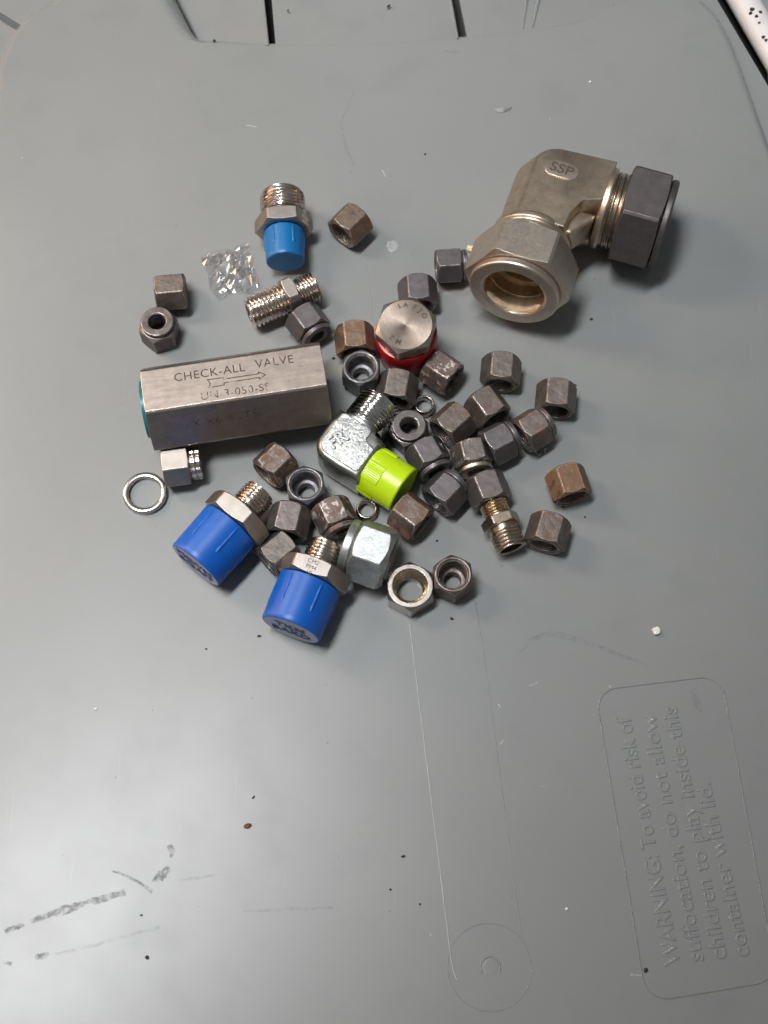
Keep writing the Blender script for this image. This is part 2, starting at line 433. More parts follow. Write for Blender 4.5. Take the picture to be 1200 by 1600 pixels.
lying_nut((455, 785), (445, 825), 'open', "brown grey nut touching the left blue capped fitting's thread", brown('n', 0.08, base=(0.15, 0.128, 0.125)))
lying_nut((443, 702), (415, 729), 'open', "brown nut with polished pale top facet below the long valve", brown('o', 0.45, base=(0.155, 0.125, 0.108), pale=(0.30, 0.26, 0.25), pale_amt=0.3), c0=0.88, c1=0.88)
standing_nut((477, 756), 'open', "dark grey nut with open bore up at lower left of the zinc elbow", grey('h', base=(0.155, 0.152, 0.162)), rot=8)
lying_nut((512, 778), (529, 813), 'collar', "reddish brown nut with silver patches left of the small lower ferrule", brown('p', 0.4, pale=(0.48, 0.44, 0.44), pale_amt=0.36))
lying_nut((447, 845), (421, 866), 'open', "dull nut tucked between the two royal blue capped fittings", brown('q', 0.05, base=(0.155, 0.132, 0.12)))
lying_nut((885, 727), (898, 765), 'open', "orange brown rusty nut alone at the right edge of the pile", brown('r', 0.62, base=(0.19, 0.125, 0.08), rust=(0.20, 0.10, 0.05)))
lying_nut((864, 805), (854, 839), 'open', "reddish brown nut beside the brassy connector's threaded tip", brown('s', 0.3, base=(0.165, 0.13, 0.115)), c0=0.9, bore=5.4)
standing_nut((708, 897), 'open', "brown nut at lower right standing with its open bore up", brown('t', 0.3, base=(0.155, 0.13, 0.12)), rot=5)
standing_nut((639, 664), 'collar', "dark grey nut standing collar up just below the small upper ferrule", grey('i', base=(0.14, 0.128, 0.122)), rot=-14, hl=9.5)
standing_nut((641, 915), 'open', "bright silver wide nut with gold threads inside its open bore", M_STEEL, rot=2, af=17.2, hl=9.5, cl=0.0, bore=6.3, hole=4.9, inner=M_GOLD, tdepth=0.75, c0=0.97, group=None, name="wide_nut")
# shiny small nut half under the valve, with a lobed collar
t = lying_nut((254, 720), (290, 715), 'collar', "bright steel nut with a notched collar peeking from under the long valve", M_HEXST, hl=10.2, cl=0.0, group=None, name="steel_nut", s0=0.2, s1=0.2)
mb = MB(); rows = []
for r0, z in ((3.6, 10.2), (5.6, 10.21), (5.8, 11.0), (6.3, 11.1), (6.5, 12.4), (6.1, 12.9), (6.3, 13.2), (6.5, 14.4), (6.1, 14.8), (3.6, 14.8)):
    rows.append([Vector(((r0-(0.55 if (k//4) % 2 and r0 > 5.9 else 0))*cos(2*pi*k/64), (r0-(0.55 if (k//4) % 2 and r0 > 5.9 else 0))*sin(2*pi*k/64), z)) for k in range(64)])
mb.grid(rows, loop=True); mb.build("notched_collar", M_THREAD, t)
# large zinc nut
t = lying_nut((558, 843), (607, 860), 'open', "large shiny zinc plated nut lying on its side, right of the lower blue capped fitting", M_ZINC, af=22.2, hl=14.5, cl=3.6, group=None, name="large_zinc_nut", bore=9.0, hole=6.5, c0=0.9, s0=0.9, cr=0.95)

# pale stamped letters on the dark nut
def text_mesh(s, size, name, mat, parent, M, ext=0.02, align='CENTER', sx=1.0, bevel=0.0, spacing=1.0, res=3, offset=0.0):
    cu = bpy.data.curves.new(name, 'FONT'); cu.body = s; cu.size = size*MM; cu.extrude = ext*MM
    cu.align_x = align; cu.align_y = 'CENTER'; cu.resolution_u = res; cu.bevel_depth = bevel*MM; cu.bevel_resolution = 1
    cu.space_character = spacing; cu.offset = offset*MM
    tmp = bpy.data.objects.new("tmp", cu)
    COL.objects.link(tmp)
    dg = bpy.context.evaluated_depsgraph_get(); dg.update()
    me = bpy.data.meshes.new_from_object(tmp.evaluated_get(dg))
    bpy.data.objects.remove(tmp); bpy.data.curves.remove(cu)
    L = M.copy(); L.translation = M.translation*MM
    me.transform(L @ Matrix.Diagonal((sx, 1, 1, 1)))
    me.name = name; me.materials.clear(); me.materials.append(mat)
    o = bpy.data.objects.new(name, me); COL.objects.link(o)
    if parent: o.parent = parent
    return o
def basis(o, x, y, z):
    M = Matrix((Vector(x), Vector(y), Vector(z))).transposed().to_4x4(); M.translation = Vector(o); return M
def facet_frame(af, k, z, flip=1, out=0.01, spin=0.0):
    """plane on facet k of a hexagon along local z; text runs along +-z"""
    a = k*pi/3
    nrm = Vector((cos(a), sin(a), 0)); x = Vector((0, 0, 1))*flip; y = nrm.cross(x)
    M = basis(nrm*(af/2+out)+Vector((0, 0, z)), x, y, nrm)
    return M @ Matrix.Rotation(spin, 4, 'Z')
text_mesh("PJ", 2.9, "stamped_letters", M_PALEMARK, n17, facet_frame(14.3, 5, 5.0, 1, 0.02, radians(90)), sx=1.1)

# ------------------------------------------------------------------ fittings
def axis_thing(name, label, cat, p0, p1, h, roll=0.0, group=None, h1=None):
    a, b = at(*p0, h), at(*p1, h if h1 is None else h1)
    M = frame_z(a, b-a, UP if not roll else Matrix.Rotation(roll, 3, (b-a).normalized()) @ UP)
    return empty(name, label, cat, M, group), (b-a).length

def cap_part(t, r0, r1, z0, z1, mat, matend, ribs, name="plastic_cap", rr=0.6, dome=0.0, rib_l=0.62):
    mb = MB()
    prof = [(r0-1.4, z0+0.6), (r0-1.3, z0), (r0-0.2, z0), (r0, z0+0.25)]
    for i in range(1, 8): prof.append((r0+(r1-r0)*i/8, z0+(z1-z0)*i/8))
    prof += [(r1, z1-0.7), (r1-0.25, z1-0.2), (r1-0.8, z1)]
    mb.lathe(prof, 72)
    c = mb.build(name, mat, t, sharp=28)
    e = MB()
    e.lathe([(r1-0.8, z1), (r1-1.6, z1-0.05+dome*0.4), (r1*0.5, z1-0.08+dome), (0.3, z1-0.1+dome)], 72, cap1=True)
    e.build("cap_end", matend, c, sharp=40)
    L = z1-z0
    for k in range(ribs):
        a = 2*pi*(k+0.5)/ribs if ribs else 0
        q = MB(); rows = []
        for i in range(9):
            f = i/8; z = z0+0.8+f*L*rib_l; r = r0+(r1-r0)*(z-z0)/L
            s = rr*(0.35 if i in (0,) else 1.0)*(1.25 if i >= 7 else 1.0)*(0.5 if i == 8 else 1)
            ring = []
            for j in range(7):
                b = -pi/2+pi*j/6
                ring.append(Vector(((r-0.05+s*0.75*cos(b))*cos(a)-s*sin(b)*sin(a), (r-0.05+s*0.75*cos(b))*sin(a)+s*sin(b)*cos(a), z)))
            rows.append(ring)
        q.grid(rows, closed=False, cap1=False); q.build("rib", mat, c, sharp=60)
    return c

# azure capped fitting, upper left
t, L = axis_thing("capped_fitting", "steel threaded fitting with an azure blue plastic cap at the top left of the pile", "pipe fitting", (441, 305), (446, 410), 10.6, group=None)
s = L/36.0
helix(9.5, 1.0, 0, 12.4*s, 1.65, bore=7.0).build("thread", M_THREAD, t)
MB().lathe([(6.5, 12.0*s), (8.7, 12.0*s), (8.7, 14.0*s), (6.5, 14.0*s)], 48, loop=True).build("neck", M_STEEL, t)
hb = hex_prism(21.2, 13.2*s, 20.0*s, 0.4, 0.4).build("hex_collar", M_HEXST, t)
text_mesh("SS\nXB6\nRP4", 2.6, "stamped_marks", M_PALEMARK, t, facet_frame(21.2, 5, 16.6*s, 1, 0.02, radians(90)))
cap_part(t, 8.2, 7.9, 20.3*s, 36.0*s, M_AZURE, M_AZURE, 6, rib_l=0.55)

def blue_fitting(label, p0, p1, marks, endtext, roll=0.0, spin=0.0):
    t, L = axis_thing("capped_fitting", label, "pipe fitting", p0, p1, 12.4, roll, "fittings with royal blue protective caps")
    s = L/44.0
    helix(6.6, 0.8, 0, 11.0*s, 1.45, bore=4.2, taper=-0.02).build("thread", M_THREAD, t)
    MB().lathe([(4, 10.6*s), (5.7, 10.6*s), (5.7, 13*s), (4, 13*s)], 48, loop=True).build("neck", M_THREAD, t)
    hex_prism(24.4, 12.0*s, 20.4*s, 0.45, 0.45, c0=0.95, c1=0.95).build("hex_collar", M_HEXST, t)
    text_mesh(marks, 2.3, "stamped_marks", M_STAMP, t, facet_frame(24.4, 0, 16.2*s, 1, 0.03, radians(90)))
    c = cap_part(t, 11.9, 11.6, 20.8*s, 44.0*s, M_BLUE, M_BLUEEND, 6)
    M = basis((0, 0, 44.0*s+0.06), (0, -1, 0), (1, 0, 0), (0, 0, 1))
    text_mesh(endtext, 6.0, "cap_lettering", plastic("dark_blue_ink_"+endtext[:2], (0.02, 0.03, 0.12), 0.5), c, M @ Matrix.Rotation(spin, 4, 'Z'), ext=0.08, bevel=0.03, offset=0.04)
    return t
blue_fitting("left of the two steel fittings with royal blue caps, lying diagonally", (408, 768), (305, 884), "", "PKWM\nBQAIT")
blue_fitting("lower of the two steel fittings with royal blue caps, stamped lines on its pale hex", (511, 850), (454, 984), "CMC\nCM2\nPM4\n1B", "TKM\nBAKD")

# double ended nipple
t, L = axis_thing("threaded_nipple", "double ended threaded steel nipple with hex middle below the azure cap", "pipe fitting", (389, 490), (495, 447), 7.8)
helix(6.9, 0.95, 0, L*0.53, 1.75, bore=4.4, taper=0.0).build("thread", M_THREAD, t)
hex_prism(15.4, L*0.53, L*0.70, 0.5, 0.5).build("hex_collar", M_HEXST, t)
helix(6.5, 0.75, L*0.70+0.1, L, 1.35, bore=4.4).build("thread", M_THREAD, t)
# long check valve body
AFV = 31.2
t, L = axis_thing("check_valve", "long hexagonal steel valve body with stamped lettering and an arrow", "valve", (222, 612), (506, 569), AFV)
t.location.z = AFV/2*MM
M_VALVE = metal("brushed_valve_steel", base=(0.335, 0.280, 0.242), edge=(0.78, 0.70, 0.62), rough=0.40, metallic=1.0, bump=0.12, bscale=700, var=0.13, bev=0.45, edge_amt=0.8, streak=(1, 1, 0.12))
hex_prism(AFV, 0, L, 0.12, 0.12, c0=1.0, c1=1.0, hole0=11.0).build("valve_body", M_VALVE, t)
MB().lathe([(11.2, -1.6), (11.2, 3.0)], 48, cap0=True, cap1=True).build("end_plug_or_bore_shade", M_TEAL, t)
MB().lathe([(10.9, L-4), (10.9, L-3)], 48, cap0=True, cap1=True).build("end_plug_or_bore_shade", M_HOLLOW_SHADE, t)  # black disc, added to paint the shade inside the open bore
def vtext(s, size, u, v, fk=0, sx=1.0, mat=M_WORN, sp=1.08, rot=0):
    M = facet_frame(AFV, fk, 0, 1, 0.015)
    # text x runs from left to right of the photograph (local +z), y up the facet
    Mx = M @ Matrix.Translation((u, v, 0)) @ Matrix.Rotation(rot, 4, 'Z')
    return text_mesh(s, size, "stamped_text", mat, t, Mx, ext=0.02, sx=sx, spacing=sp)
vtext("CHECK-ALL", 4.9, L*0.375, 3.6)
vtext("VALVE", 4.9, L*0.735, 4.1)
vtext("UN-3-050-SS", 4.6, L*0.50, -6.0, mat=M_FAINT)
# arrow outline
mb = MB()
def strip(mb, pts, wd, M, z=0.03):
    for i in range(len(pts)-1):
        a, b = Vector((*pts[i], z)), Vector((*pts[i+1], z)); d = (b-a).normalized(); q = Vector((-d.y, d.x, 0))*wd/2
        k = len(mb.v); mb.v += [tuple(M @ x) for x in (a-q-d*wd*.4, b-q+d*wd*.4, b+q+d*wd*.4, a+q-d*wd*.4)]; mb.f.append((k, k+1, k+2, k+3))
MF = facet_frame(AFV, 0, 0, 1, 0.0)
u0 = L*0.36
strip(mb, [(u0, -2.6), (u0+.8, -1.0), (u0, 0.8), (u0+6, 0.8), (u0+6, 0.1), (u0+19.5, 0.1), (u0+19.5, 0.9), (u0+22, -0.7), (u0+19.5, -2.2), (u0+19.5, -1.5), (u0+6, -1.5), (u0+6, -2.4), (u0, -2.6)], 0.38, MF)
mb.build("stamped_arrow", M_WORN, t)
FK = 1
vtext("12", 2.6, L*0.37, 7.0, FK, mat=M_WORN)
vtext("LX-X6", 4.8, L*0.30, 0.6, FK, mat=M_FAINT)
vtext("0ZT58", 4.6, L*0.54, 1.2, FK, mat=M_FAINT)

# hex head plug with red ring
ax = Vector((-0.04, -0.10, 1)).normalized()
org = at(634, 507, 27.2)-ax*23.0
M = frame_z(org, ax, (cos(radians(-76)), sin(radians(-76)), 0))
t = empty("hex_head_plug", "steel hex head plug with stamped face standing in a red plastic cap", "plug", M)
mb = MB(); rows = []
for r, z in ((10.8, -3.1), (11.8, -2.6), (12.1, -1.2), (12.2, 14.5), (11.9, 15.4), (10.2, 15.6), (9.0, 15.6)):
    rows.append([Vector(((r+(0.13 if k % 2 and -2 < z < 15 else 0))*cos(2*pi*k/144), (r+(0.13 if k % 2 and -2 < z < 15 else 0))*sin(2*pi*k/144), z)) for k in range(144)])
mb.grid(rows, cap0=True); mb.build("plastic_cap", M_RED, t, sharp=30)
M_TURN = metal("turned_face_steel", base=(0.19, 0.155, 0.13), edge=(0.82, 0.76, 0.7), rough=0.44, metallic=1.0, bump=0.08, var=0.12)
n_ = M_TURN.node_tree; pr = [x for x in n_.nodes if x.type == 'BSDF_PRINCIPLED'][0]
tg = n_.nodes.new("ShaderNodeTangent"); tg.direction_type = 'RADIAL'; tg.axis = 'Z'
pr.inputs['Anisotropic'].default_value = 0.7; n_.links.new(tg.outputs[0], pr.inputs['Tangent'])
MB().lathe([(8.6, 15.0), (10.6, 15.0), (11.0, 15.7), (10.9, 16.3), (8.6, 16.3)], 72, loop=True).build("washer_face", M_STEEL, t)
hp = hex_prism(21.6, 16.0, 23.0, 0.25, 0.62, c0=1.0, c1=0.955)
hp.f.pop()     # open the top: the turned face closes it
b = hp.build("hex_head", M_HEXST, t)
MB().lathe([(21.6/2*0.955, 23.0), (8, 22.99), (5, 22.97), (2.5, 22.93), (1.2, 22.86), (0.05, 22.8)], 96, cap1=True).build("turned_face", M_TURN, t, sharp=40)
def arc_text(s, r, a0, da, size, out=False):
    for i, ch in enumerate(s):
        a = radians(a0+da*i)
        nn = Vector((cos(a), sin(a), 0)); x = Vector((sin(a), -cos(a), 0))
        Rz = M.to_3x3().inverted()
        nn = Rz @ nn; nn.z = 0; nn.normalize(); x = nn.cross(Vector((0, 0, 1)))
        y = nn
        text_mesh(ch, size, "stamped_letter", M_STAMP, t, basis(nn*r+Vector((0, 0, 23.02)), x, y, (0, 0, 1)), ext=0.02, offset=0.10)
arc_text("FJO", 8.0, 64, -19, 2.9)
arc_text("M2", 7.6, 248, -24, 2.9)
arc_text("LA", 8.2, 106, -16, 2.5)

# forged elbows --------------------------------------------------------------
def rounded_outline(pts, n=8):
    out = []
    m = len(pts)
    for i, (x, y, r) in enumerate(pts):
        p = Vector((x, y)); a = Vector(pts[i-1][:2]); b = Vector(pts[(i+1) % m][:2])
        if r <= 0: out.append(p); continue
        u, v = (a-p).normalized(), (b-p).normalized()
        ang = u.angle(v); dd = r/tan(ang/2)
        s, e = p+u*dd, p+v*dd; c = p+(u+v).normalized()*(r/sin(ang/2))
        a0 = atan2(s.y-c.y, s.x-c.x); a1 = atan2(e.y-c.y, e.x-c.x)
        while a1-a0 > pi: a1 -= 2*pi
        while a1-a0 < -pi: a1 += 2*pi
        for k in range(n+1):
            q = a0+(a1-a0)*k/n; out.append(Vector((c.x+r*cos(q), c.y+r*sin(q))))
    return out
def inset(pl, d):
    out = []; m = len(pl)
    area2 = sum(pl[i].x*pl[(i+1) % m].y-pl[(i+1) % m].x*pl[i].y for i in range(m))
    sg = 1 if area2 > 0 else -1
    for i in range(m):
        e1 = (pl[i]-pl[i-1]).normalized(); e2 = (pl[(i+1) % m]-pl[i]).normalized()
        n1 = Vector((-e1.y, e1.x))*sg; n2 = Vector((-e2.y, e2.x))*sg
        b = n1+n2
        if b.length < 1e-6: b = n1
        b = b.normalized(); k = d/max(0.35, b.dot(n1)); out.append(pl[i]+b*k)
    return out
def slab(pl, z0, z1, bev0, bev1, steps=4, mb=None, M=None):
    mb = mb or MB(); rows = []
    for i in range(steps+1):
        q = pi/2*i/steps; pp = inset(pl, bev0*(1-sin(q))) if bev0 else pl
        rows.append([Vector((p.x, p.y, z0+bev0*(1-cos(q)))) for p in pp])
        if not bev0: break
    for i in range(steps+1):
        q = pi/2*i/steps; pp = inset(pl, bev1*(1-cos(q))) if bev1 else pl
        rows.append([Vector((p.x, p.y, z1-bev1*(1-sin(q)))) for p in pp])
        if not bev1: break
    if M: rows = [[M @ p for p in r] for r in rows]
    mb.grid(rows, cap0=True, cap1=True)
    return mb
def cyl_frame(o, d):  # local z of the piece along direction d
    return frame_z(Vector(o), Vector(d), UP)

def elbow_frame(pc, pa, pb, h, rise=0.0):
    c, a, b = at(*pc, h), at(*pa, h+rise), at(*pb, h)
    a.z = h
    u = (b-c).normalized(); v = (a-c)
    v = (v-u*v.dot(u)); v.normalize()
    la, lb = (a-c).length, (b-c).length
    z = u.cross(v)
    return c, u, v, z, la, lb

# big elbow: local x = leg to the dark nut (right), y = opposite of leg to the warm nut
H = 19.2
c, u, v, z, la, lb = elbow_frame((857, 301), (831, 467), (1042, 352), H, 6.5)
# v points to the lower nut; keep z up by mirroring
M = basis(c, u, -v, u.cross(-v)) @ Matrix.Rotation(-math.asin(6.5/la), 4, 'X')
t = empty("elbow_fitting", "large forged elbow with one warm steel nut and one dark grey nut, stamped SSP", "pipe fitting", M)
X, Y = la, lb          # la: length of lower leg (towards -y), lb: right leg (+x)
W = 15.0
pl = rounded_outline([(-W, -la*0.50, 0), (-W, W, 13), (lb*0.47, W, 0), (lb*0.47, -9.5, 0), (lb*0.30, -13.5, 3), (13.0, -la*0.36, 2.5), (W-1.5, -la*0.50, 0)])
top = rounded_outline([(-W+7.5, -la*0.50, 0), (-W+7.5, W-4.0, 9), (lb*0.47, W-2.5, 0), (lb*0.47, -8.0, 0), (lb*0.30, -11.5, 3), (12.0, -la*0.36, 2.5), (W-3.5, -la*0.50, 0)])
q = MB(); rows = []
for f, zz in ((0.55, -W+1), (0.2, -W+2.2), (0.0, -W+5), (0.0, 1.5), (0.06, 3.5), (0.80, W-2.2), (0.90, W-1.3), (1.0, W-0.75), (1.12, W-0.5)):
    rows.append([Vector((a.x+(b.x-a.x)*f, a.y+(b.y-a.y)*f, zz)) for a, b in zip(pl, top)])
q.grid(rows, cap0=True, cap1=True); q.build("elbow_body", M_FORGE, t, sharp=32)
# raised web in the inner corner
pl = rounded_outline([(9, -12, 0), (lb*0.44, -12, 0), (lb*0.42, -15.5, 2), (14.5, -la*0.46, 2), (9, -la*0.46, 0)])
slab(pl, -4, 9.0, 1.2, 1.6).build("inner_web", M_FORGE, t, sharp=32)
F = cyl_frame((0, 0, 0), (1, 0, 0))
MB().lathe([(9, lb*0.44), (15.5, lb*0.44), (16.6, lb*0.455), (16.8, lb*0.49), (16.3, lb*0.505), (9, lb*0.505)], 64, loop=True, M=F).build("flange", M_FORGE, t, sharp=30)
helix(15.8, 0.7, lb*0.50, lb*0.66, 1.9, n=64, M=F).build("thread", M_BRASSY, t)
F2 = cyl_frame((0, 0, 0), (0, -1, 0))
MB().lathe([(9, la*0.44), (15.2, la*0.44), (16.3, la*0.47), (16.3, la*0.505), (15.4, la*0.52), (15.4, la*0.56), (9, la*0.56)], 64, loop=True, M=F2).build("flange", M_FORGE, t, sharp=30)
def big_nut(parent, F, z0, z1, af, mat, cl, collar_r, hole, roll, plug, mcol=None, inmat=None):
    R = Matrix.Rotation(roll, 4, 'Z')
    FF = F @ R
    q = MB()
    rc = af/2*0.94
    rows = [circ_ring(15.4, z0), circ_ring(rc, z0), cham_ring(af, z0, rc, 0.35, 1), cham_ring(af, z1, af/2*0.985, 0.3, -1), circ_ring(af/2*0.985, z1), circ_ring(hole, z1)]
    rows += [circ_ring(hole, z1-6), circ_ring(15.4, z1-8)]
    rows = [[FF @ p for p in r] for r in rows]
    q.grid(rows, loop=True); b = q.build("nut", mat, parent, sharp=13)
    e = 0.8; q = MB()
    q.lathe([(hole+0.0, z1+0.02), (collar_r-1.2, z1+0.02), (collar_r-0.2, z1+0.5), (collar_r, z1+1.0), (collar_r, z1+cl-e), (collar_r-0.3, z1+cl-0.25), (collar_r-e, z1+cl), (hole+0.7, z1+cl), (hole, z1+cl-0.6)], 96, loop=True, M=FF)
    q.build("collar", mcol or mat, b, sharp=25)
    q = MB()
    q.lathe([(hole-0.05, z1+cl-0.7), (hole-0.3, z1+cl-0.9), (hole-0.3, z1-5), (hole-0.35, z1-5.2), (hole-0.6, z1-5.4), (hole-0.65, z1-11), (hole-2.6, z1-11.4), (hole-2.8, z1-19), (0.2, z1-19.2)], 64, cap1=True, M=FF)
    q.build("bore", inmat or mat, b, sharp=25)
    return b
M_BORE = metal("golden_bore_steel", base=(0.66, 0.50, 0.33), rough=0.42, metallic=0.8, var=0.35, bump=0.1)
big_nut(t, F2, la-21.5, la-3.6, 38.0, M_NUTBIG, 3.6, 18.3, 12.7, 0.0, None, inmat=M_BORE)
# crust of dry sealant in the opening
q = MB()
rows = []
for i, (rr, zz) in enumerate(((12.45, la-1.2), (11.8, la-1.5), (11.5, la-3.4), (12.45, la-4.2))):
    ring = []
    for k in range(30):
        a = radians(118+128*k/29)
        ta = min(1, 3.2*sin(pi*k/29)+0.05)**0.7; w_ = noise.noise(Vector((k*0.55, i*0.8, 0)))*0.5*ta
        ring.append(F2 @ Vector(((rr+(1-ta)*(12.5-rr)-(w_ if i in (1, 2) else 0))*cos(a), (rr+(1-ta)*(12.5-rr)-(w_ if i in (1, 2) else 0))*sin(a), la-2.2+(zz-la+2.2)*ta+w_*0.8)))
    rows.append(ring)
q.grid(rows, closed=False, loop=True); q.build("sealant_crust", plastic("cream_sealant", (0.62, 0.47, 0.30), 0.7, 0.6, 900, var=0.3), t, sharp=60)
big_nut(t, F, lb*0.61, lb-3.2, 38.0, M_DARKNUT, 3.2, 18.2, 12.7, radians(9), None)
# stamped oval pad with letters
pad = rounded_outline([(-7.0, -4.2, 4.0), (7.0, -4.2, 4.0), (7.0, 4.2, 4.0), (-7.0, 4.2, 4.0)])
MP = basis((3.2, 0.6, W-0.5), (cos(radians(-3)), sin(radians(-3)), 0), (-sin(radians(-3)), cos(radians(-3)), 0), (0, 0, 1))
slab(pad, -0.3, 0.35, 0, 0.2, M=MP).build("stamp_pad", metal("polished_pad", base=(0.60, 0.50, 0.40), edge=(0.9, 0.8, 0.7), rough=0.36, metallic=0.9, bump=0.3, var=0.15), t, sharp=40)
text_mesh("SSP", 6.6, "stamped_text", M_STAMP, t, MP @ Matrix.Translation((0, 0, 0.37)), ext=0.03, sx=1.05, offset=0.10)

# zinc street elbow
H = 10.1
c, u, v, z, la, lb = elbow_frame((536, 706), (590, 623), (629, 765), H)
M = basis(c, u, v, (0, 0, 1))
t = empty("street_elbow", "zinc plated elbow with hammered top pad and a lime green plastic cap", "pipe fitting", M)
W = 9.3
pl = rounded_outline([(-W, W*1.15, 0), (-W, -W, 7.5), (lb*0.48, -W, 0), (lb*0.48, W, 0), (W+1.5, W, 3.0), (W, W*1.9, 0), (W, la*0.45, 0), (-W, la*0.45, 0)])
slab(pl, -H+0.1, W-0.6, 4.5, 2.4, 6).build("elbow_body", M_ZINCD, t, sharp=32)
pl = rounded_outline([(-W+2.0, la*0.42, 2), (-W+2.0, -W+2.2, 5), (lb*0.42, -W+2.2, 1.5), (lb*0.42, W-4.0, 1.5), (W-2.5, W-4.0, 2), (W-2.5, la*0.42, 2)])
slab(pl, W-0.9, W-0.15, 0, 0.5).build("stamped_pad", M_ZPAD, t, sharp=40)
text_mesh("FR", 7.2, "raised_letters", M_ZINC, t, basis((-2.0, -0.4, W+0.2), (0.35, 0.94, 0), (-0.94, 0.35, 0), (0, 0, 1)), ext=0.12, bevel=0.22)
# crumpled side lug
pl = rounded_outline([(W-0.5, W, 1), (lb*0.36, W, 1.5), (lb*0.30, W+4.5, 2), (W-0.5, la*0.44, 1)])
slab(pl, -4, 4.5, 1, 1.5).build("web", M_ZINCD, t, sharp=32)
F = cyl_frame((0, 0, 0), (0, 1, 0))
MB().lathe([(5, la*0.42), (8.3, la*0.42), (8.6, la*0.46), (7.8, la*0.49), (5, la*0.50)], 56, loop=True, M=F).build("flange", M_ZINC, t, sharp=30)
M_ZTH = metal("chrome_thread", base=(0.70, 0.68, 0.66), rough=0.16, metallic=1.0, var=0.2, bump=0.05, bev=0.08)
helix(8.7, 0.7, la*0.48, la-0.3, 1.5, n=56, bore=6.4, M=F).build("thread", M_ZTH, t)
F = cyl_frame((0, 0, 0), (1, 0, 0))
q = MB(); rows = []
z0, z1 = lb*0.46, lb+0.6
for rr, zz in ((7.5, z0+.5), (9.6, z0), (10.0, z0+0.3), (10.0, z0+(z1-z0)*0.46), (9.75, z0+(z1-z0)*0.47), (9.6, z1-0.5), (9.2, z1)):
    ribby = zz > z0+0.2 and zz < z0+(z1-z0)*0.465
    ring = []
    for k in range(160):
        a = 2*pi*k/160
        d = 0.10 if (ribby and k % 2) else 0.0
        if ribby and ((k//20) % 2): d -= 0.28
        r_ = rr-(0.28 if False else 0)+d if ribby else rr
        ring.append(F @ Vector((r_*cos(a), r_*sin(a), zz)))
    rows.append(ring)
rows.append([F @ Vector((8.8*cos(2*pi*k/160), 8.8*sin(2*pi*k/160), z1)) for k in range(160)])
rows.append([F @ Vector((8.4*cos(2*pi*k/160), 8.4*sin(2*pi*k/160), z1-1.0)) for k in range(160)])
q.grid(rows, cap1=True); q.build("plastic_cap", M_LIME, t, sharp=25)

# compression connector
t, L = axis_thing("connector", "brassy threaded connector with a dark nut screwed onto its upper end", "pipe fitting", (753, 746), (799, 858), 7.4)
s = L/33.0
mat = grey('j', base=(0.145, 0.125, 0.12))
tn = bpy.data.objects.new("nut", None)
COL.objects.unlink(tn) if tn.name in COL.objects else None
q = MB(); af = 14.8; z1 = 12.3*s
rows = [circ_ring(3.4, 0), circ_ring(af/2*0.93, 0), cham_ring(af, 0, af/2*0.93, 0.9, 1), cham_ring(af, z1, af/2*0.95, 0.7, -1), circ_ring(af/2*0.95, z1), circ_ring(5.2, z1), circ_ring(5.2, z1-3), circ_ring(3.4, z1-4)]
q.grid(rows, loop=True); q.build("nut", mat, t)
helix(5.4, 0.5, z1-1.5, 18.6*s, 1.2, bore=3.2).build("neck_thread", M_GOLD, t)
MB().lathe([(3, 17.4*s), (5.0, 17.4*s), (5.0, 19.9*s), (3, 19.9*s)], 40, loop=True).build("neck", M_BRASSY, t)
hex_prism(13.2, 19.0*s, 23.2*s, 0.5, 0.5).build("hex_collar", M_BRASSY, t)
MB().lathe([(3, 23.0*s), (5.6, 23.0*s), (5.6, 25.4*s), (3, 25.4*s)], 40, loop=True).build("shoulder", M_BRASSY, t)
helix(6.1, 0.6, 25.0*s, 33*s, 1.5, bore=4.2).build("thread", M_BRASSY, t)

# ferrules and the washer ring
def ring_thing(name, label, cat, p, ro, ri, h, mat, taper=0.0, lean=0.0):
    c = at(*p, h)
    M = Matrix.Translation((c.x, c.y, 0))
    q = MB(); e = min(0.3, h*0.2)
    q.lathe([(ri, e), (ri+e, 0), (ro-e, 0), (ro, e), (ro-taper, h-e), (ro-taper-e, h), (ri+e, h), (ri, h-e)], 64, loop=True)
    o = q.build(name, mat, None, sharp=50)
    o.location = (c.x*MM, c.y*MM, 0)
    return tag(o, label, cat)
ring_thing("ferrule", "small steel ferrule above the upright collar nut, upper of the two ferrules", "ferrule", (663, 631), 4.3, 3.1, 4.6, M_FERR, 0.3)
ring_thing("ferrule", "small steel ferrule between the silver patched nut and the lime cap, lower of the two", "ferrule", (573, 795), 4.3, 3.1, 4.0, M_FERR, 0.3)
ring_thing("washer_ring", "wide thin steel ring lying alone left of the blue capped fittings", "ring", (226, 769), 8.6, 6.4, 2.6, M_RINGST)

